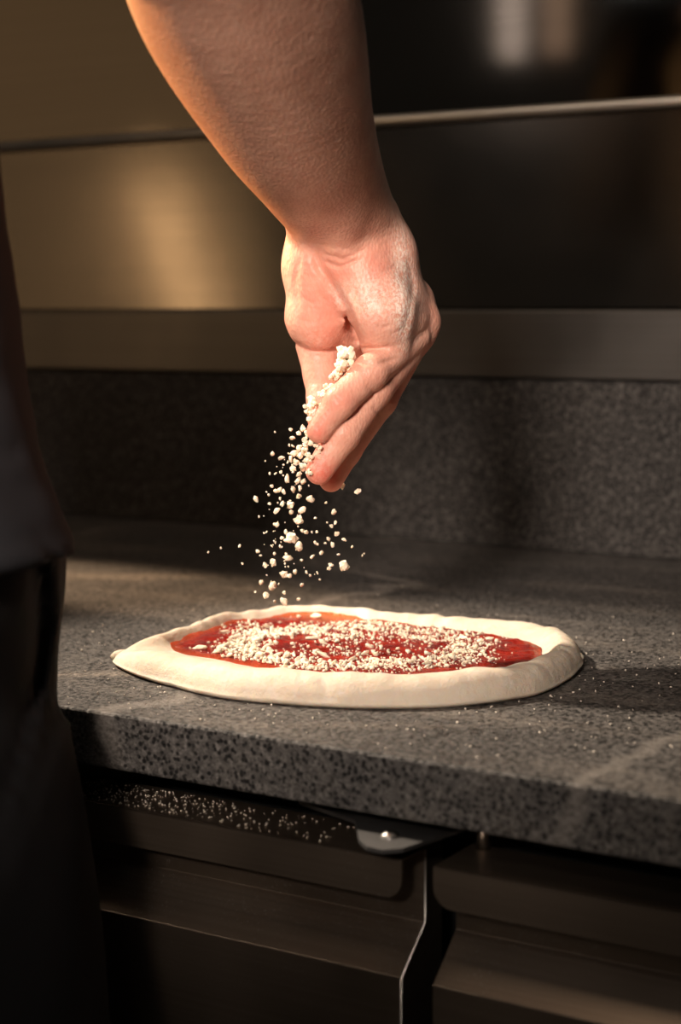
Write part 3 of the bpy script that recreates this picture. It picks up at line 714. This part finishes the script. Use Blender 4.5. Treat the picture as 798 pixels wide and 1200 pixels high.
# masks measured on the arm itself: red = flour, green = flush, blue = palm side
pxv = 399+FPX*V[:, 0]/V[:, 2]; pyv = 600-FPX*V[:, 1]/V[:, 2]
def blob(x, y, sx, sy, wlo=1.0, whi=1.2): return np.exp(-((pxv-x)/sx)**2-((pyv-y)/sy)**2)*((V[:, 2] > wlo) & (V[:, 2] < whi))
palm = np.clip((pyv-235)/60, 0, 1)
red = np.clip(0.9*blob(368, 505, 16, 22)+1.0*blob(368, 552, 18, 24)+0.8*blob(388, 560, 14, 18)+0.55*blob(380, 370, 26, 40)+0.4*blob(398, 318, 30, 14)+0.5*blob(395, 470, 24, 18)+0.35*blob(440, 330, 30, 50)+0.5*blob(372, 440, 16, 30), 0, 1)
flour = np.clip(0.75*blob(470, 310, 10, 50)+0.8*blob(474, 370, 12, 38)+0.55*blob(438, 350, 26, 28)+0.4*blob(482, 340, 16, 50)+0.35*blob(400, 345, 14, 14)+0.25*blob(372, 540, 14, 30)+0.2*blob(372, 400, 20, 20), 0, 1)
body = bulk('body', toworld(V), Q, M['skin']); ppart('body', body)
ca = body.data.color_attributes.new('skin_mask', 'FLOAT_COLOR', 'POINT')
ca.data.foreach_set('color', np.stack([flour, red, palm, np.ones(len(V))], 1).astype(np.float32).ravel())
del FD.F
# fine arm hair
body.data.update()
nrm = np.zeros(len(V)*3, np.float32); body.data.vertices.foreach_get('normal', nrm); nrm = nrm.reshape(-1, 3)
cand = np.nonzero((pyv > -60) & (pyv < 262) & (V[:, 2] < 1.09) & (V[:, 2] > 0.8))[0]
W = toworld(V[cand]); sel = RNG.choice(len(cand), 900, replace=False)
cu = bpy.data.curves.new('arm_hair', 'CURVE'); cu.dimensions = '3D'; cu.bevel_depth = 0.00007; cu.bevel_resolution = 0
down = (P(401, 262, 1.075)-P(288, 0, 0.9)); down /= np.linalg.norm(down)
for i in sel:
    p = W[i]; n_ = nrm[cand[i]]; sd = RNG.normal(0, 0.25, 3)
    t = n_*0.55+down*0.8+sd*0.6; t /= np.linalg.norm(t); ln = RNG.uniform(0.004, 0.011)
    s_ = cu.splines.new('POLY'); s_.points.add(2)
    for j, q in enumerate((p, p+t*ln*0.5, p+t*ln+down*ln*0.25)): s_.points[j].co = (*q, 1); s_.points[j].radius = (1, 0.8, 0.3)[j]
ho = bpy.data.objects.new('arm_hair', cu); COL.objects.link(ho); cu.materials.append(M['hair']); ppart('arm_hair', ho); ho['kind'] = 'stuff'; ho['label'] = 'fine short brown hair on the forearm'

# clothes: stacked cross-sections (z, centre x, centre y, half width, half depth)
def loft(tab):
    t = np.array(sorted(tab)); return lambda Z: [np.interp(Z, t[:, 0], t[:, i]) for i in range(1, t.shape[1])]
def ellip(X, Y, Z, lf, zlo, zhi):
    cx, cy, a, b = lf(Z); q = np.sqrt(((X-cx)/a)**2+((Y-cy)/b)**2); d = (q-1)*np.minimum(a, b)
    return np.maximum(d, np.maximum(zlo-Z, Z-zhi))
def cloth_noise(X, Y, Z, s, seed):
    r = np.random.default_rng(seed); out = 0
    for i in range(7):
        kx, ky, kz = r.normal(0, 1, 3); f = s*(1+i*0.5); ph = r.uniform(0, 6.28)
        out = out+np.sin(f*(kx*X+ky*Y+1.2*kz*Z)+ph)/(1+i*0.6)
    return out/3
PXC, PYC = -0.17, -0.15
JT = [(1.005, PXC, PYC, 0.193, 0.140), (1.015, PXC, PYC, 0.1898, 0.138), (1.046, PXC, PYC, 0.1738, 0.133), (1.097, PXC, PYC, 0.1606, 0.130), (1.137, PXC, PYC, 0.1555, 0.13), (1.181, PXC, PYC, 0.149, 0.125), (1.239, PXC, PYC, 0.149, 0.115),
      (1.29, PXC, PYC, 0.160, 0.110), (1.44, PXC, PYC+0.01, 0.160, 0.120), (1.50, PXC, PYC+0.015, 0.13, 0.10), (1.545, PXC, PYC+0.02, 0.075, 0.075)]
jl = loft(JT)
g = lambda a, b, s: np.arange(a, b, s)
JF = Field(g(-0.52, 0.16, 0.006), g(-0.36, 0.14, 0.006), g(0.985, 1.60, 0.006))
def jd(X, Y, Z):
    d = ellip(X, Y, Z, jl, 1.008, 1.56); d = d+0.0028*cloth_noise(X, Y, Z, 26, 5)
    d = d+0.0015*np.exp(-((Z-1.062)/0.0035)**2)+0.0012*np.exp(-((Z-1.020)/0.003)**2)   # stitched band, hem seam
    return d
JF.add(jd, (-1, -1, 0), (1, 1, 3), 0.002)
EW = CAM+Rv*E_[0]+Uv*E_[1]+Fv*E_[2]; SW = np.array((-0.045, -0.15, 1.50))
JF.cone(SW, SW+(EW-SW)*0.62, 0.072, 0.068, 0.03); JF.cone((-0.36, -0.15, 1.49), (-0.43, -0.14, 1.26), 0.072, 0.062, 0.03)
Vj, Qj = surface_nets(JF.F, *JF.g); jacket = ppart('jacket', bulk('jacket', Vj, Qj, M['jacket'])); jacket['label'] = 'plain black work jacket with a stitched hem'
RT = [(0.02, -0.07, -0.17, 0.090, 0.10), (0.40, -0.075, -0.16, 0.100, 0.11), (0.70, -0.085, -0.15, 0.126, 0.125), (0.753, -0.085, -0.15, 0.1202, 0.125), (0.7955, -0.085, -0.15, 0.1128, 0.125), (0.862, -0.085, -0.15, 0.0983, 0.125), (0.8835, -0.085, -0.15, 0.0911, 0.125),
      (0.905, -0.085, -0.15, 0.0814, 0.125), (0.9306, -0.085, -0.15, 0.0665, 0.125), (0.9555, -0.085, -0.15, 0.0721, 0.125), (0.98, -0.085, -0.15, 0.0794, 0.125), (1.004, -0.085, -0.15, 0.0823, 0.125), (1.05, -0.085, -0.15, 0.080, 0.115)]
LT = [(z, 2*PXC-cx, cy, a, b) for z, cx, cy, a, b in RT]
TF = Field(g(-0.50, 0.10, 0.006), g(-0.34, 0.02, 0.006), g(0.03, 1.07, 0.007))
rl, ll = loft(RT), loft(LT)
FOLD = [(1.005, -0.025), (0.965, 0.0), (0.93, 0.0), (0.89, -0.022), (0.84, -0.06), (0.78, -0.09)]
def td(X, Y, Z):
    d = smin(ellip(X, Y, Z, rl, 0.05, 1.016), ellip(X, Y, Z, ll, 0.05, 1.016), 0.012)
    d = smin(d, np.maximum(ellip(X, Y, Z, loft([(0.80, PXC, -0.15, 0.05, 0.08), (0.86, PXC, -0.15, 0.09, 0.11), (1.05, PXC, -0.15, 0.10, 0.115)]), 0.80, 1.016), 0.80-Z), 0.03)
    d = d+0.0025*cloth_noise(X, Y, Z, 20, 11)
    px = (X-CAM[0])*Fv[0]+(Y-CAM[1])*Fv[1]+(Z-CAM[2])*Fv[2]                   # depth seen from the aisle
    ax = 399+FPX*((X-CAM[0])*Rv[0]+(Y-CAM[1])*Rv[1])/px; ay = 600-FPX*((X-CAM[0])*Uv[0]+(Y-CAM[1])*Uv[1]+(Z-CAM[2])*Uv[2])/px
    for poly, wid, dep in (([(36, 630), (46, 660), (50, 720), (44, 790), (28, 860), (8, 930), (-20, 990)], 10, 0.005), ([(78, 800), (54, 870), (24, 950), (-6, 1020)], 11, 0.0025)):
        fx = np.interp(ay, [p[1] for p in poly], [p[0] for p in poly]); inside = (ay > poly[0][1]) & (ay < poly[-1][1]) & (px < 0.97)
        d = d+np.where(inside, dep*np.exp(-((ax-fx)/wid)**2)-0.6*dep*np.exp(-((ax-fx-1.6*wid)/wid)**2), 0)
    return d
TF.add(td, (-1, -1, 0), (1, 1, 3), 0.002)
Vt, Qt = surface_nets(TF.F, *TF.g)
trousers = ppart('trousers', bulk('trousers', Vt, Qt, M['trousers'])); trousers['label'] = 'loose black work trousers'
for sx in (-0.07, -0.27):
    bm = bmesh.new(); add_box(bm, (sx-0.048, -0.22, 0.0), (sx+0.048, -0.03+0.0, 0.022), 0.006, 2)
    add_box(bm, (sx-0.044, -0.215, 0.022), (sx+0.044, -0.035, 0.075), 0.02, 4); ppart('shoe', obj('shoe', bm, M['shoe'], None, True))
# hair
HF = Field(g(-0.33, -0.07, 0.006), g(-0.26, 0.04, 0.006), g(1.60, 1.86, 0.006))
HF.ell(HC, (0.088, 0.112, 0.122), 0.01)
sl, X, Y, Z = HF.box((-1, -1, 1), (1, 1, 3)); HF.F[sl] = np.maximum(HF.F[sl], np.maximum((Y+0.06)*0.7-(Z-1.755)*0.7, 1.66-Z+0*X)).astype(np.float32)
Vh, Qh = surface_nets(HF.F, *HF.g); ppart('hair', bulk('hair', Vh, Qh, M['head_hair']))

# cheese clump in the fingers
rnd = random.Random(3); pts = [(408, 412, 8), (405, 420, 10), (398, 430, 9), (408, 426, 8), (394, 438, 7), (391, 442, 6), (385, 453, 5), (378, 462, 5), (370, 472, 6.5), (362, 478, 5), (366, 470, 4)]
bm = bmesh.new()
for x, y, r in pts:
    for j in range(7):
        c = P(x+rnd.gauss(0, r*.45), y+rnd.gauss(0, r*.45), 1.064+rnd.gauss(0, 0.003)); rr = r/FPX*1.08*rnd.uniform(.35, .75)
        t = bmesh.new(); bmesh.ops.create_icosphere(t, subdivisions=1, radius=rr)
        for v in t.verts: v.co = v.co*rnd.uniform(.7, 1.25)+Vector(c)
        merge(bm, t)
for x, y, r in [(365, 492, 5), (358, 506, 5), (362, 516, 6), (358, 527, 5), (364, 535, 5), (356, 545, 5), (363, 552, 4), (356, 520, 5), (370, 522, 4), (392, 507, 2.5), (398, 492, 3), (386, 512, 3), (380, 518, 3), (374, 526, 4), (388, 503, 2)]:
    for j in range(5):
        c = P(x+rnd.gauss(0, r*.5), y+rnd.gauss(0, r*.5), 1.062+rnd.gauss(0, 0.002)); rr = r/FPX*1.08*rnd.uniform(.3, .75)
        t = bmesh.new(); bmesh.ops.create_icosphere(t, subdivisions=1, radius=rr)
        for v in t.verts: v.co = v.co*rnd.uniform(.7, 1.25)+Vector(c)
        merge(bm, t)
tag(obj('cheese_clump', bm, M['cheese']), 'crumbly clump of grated cheese pinched between the thumb and fingers', 'cheese')
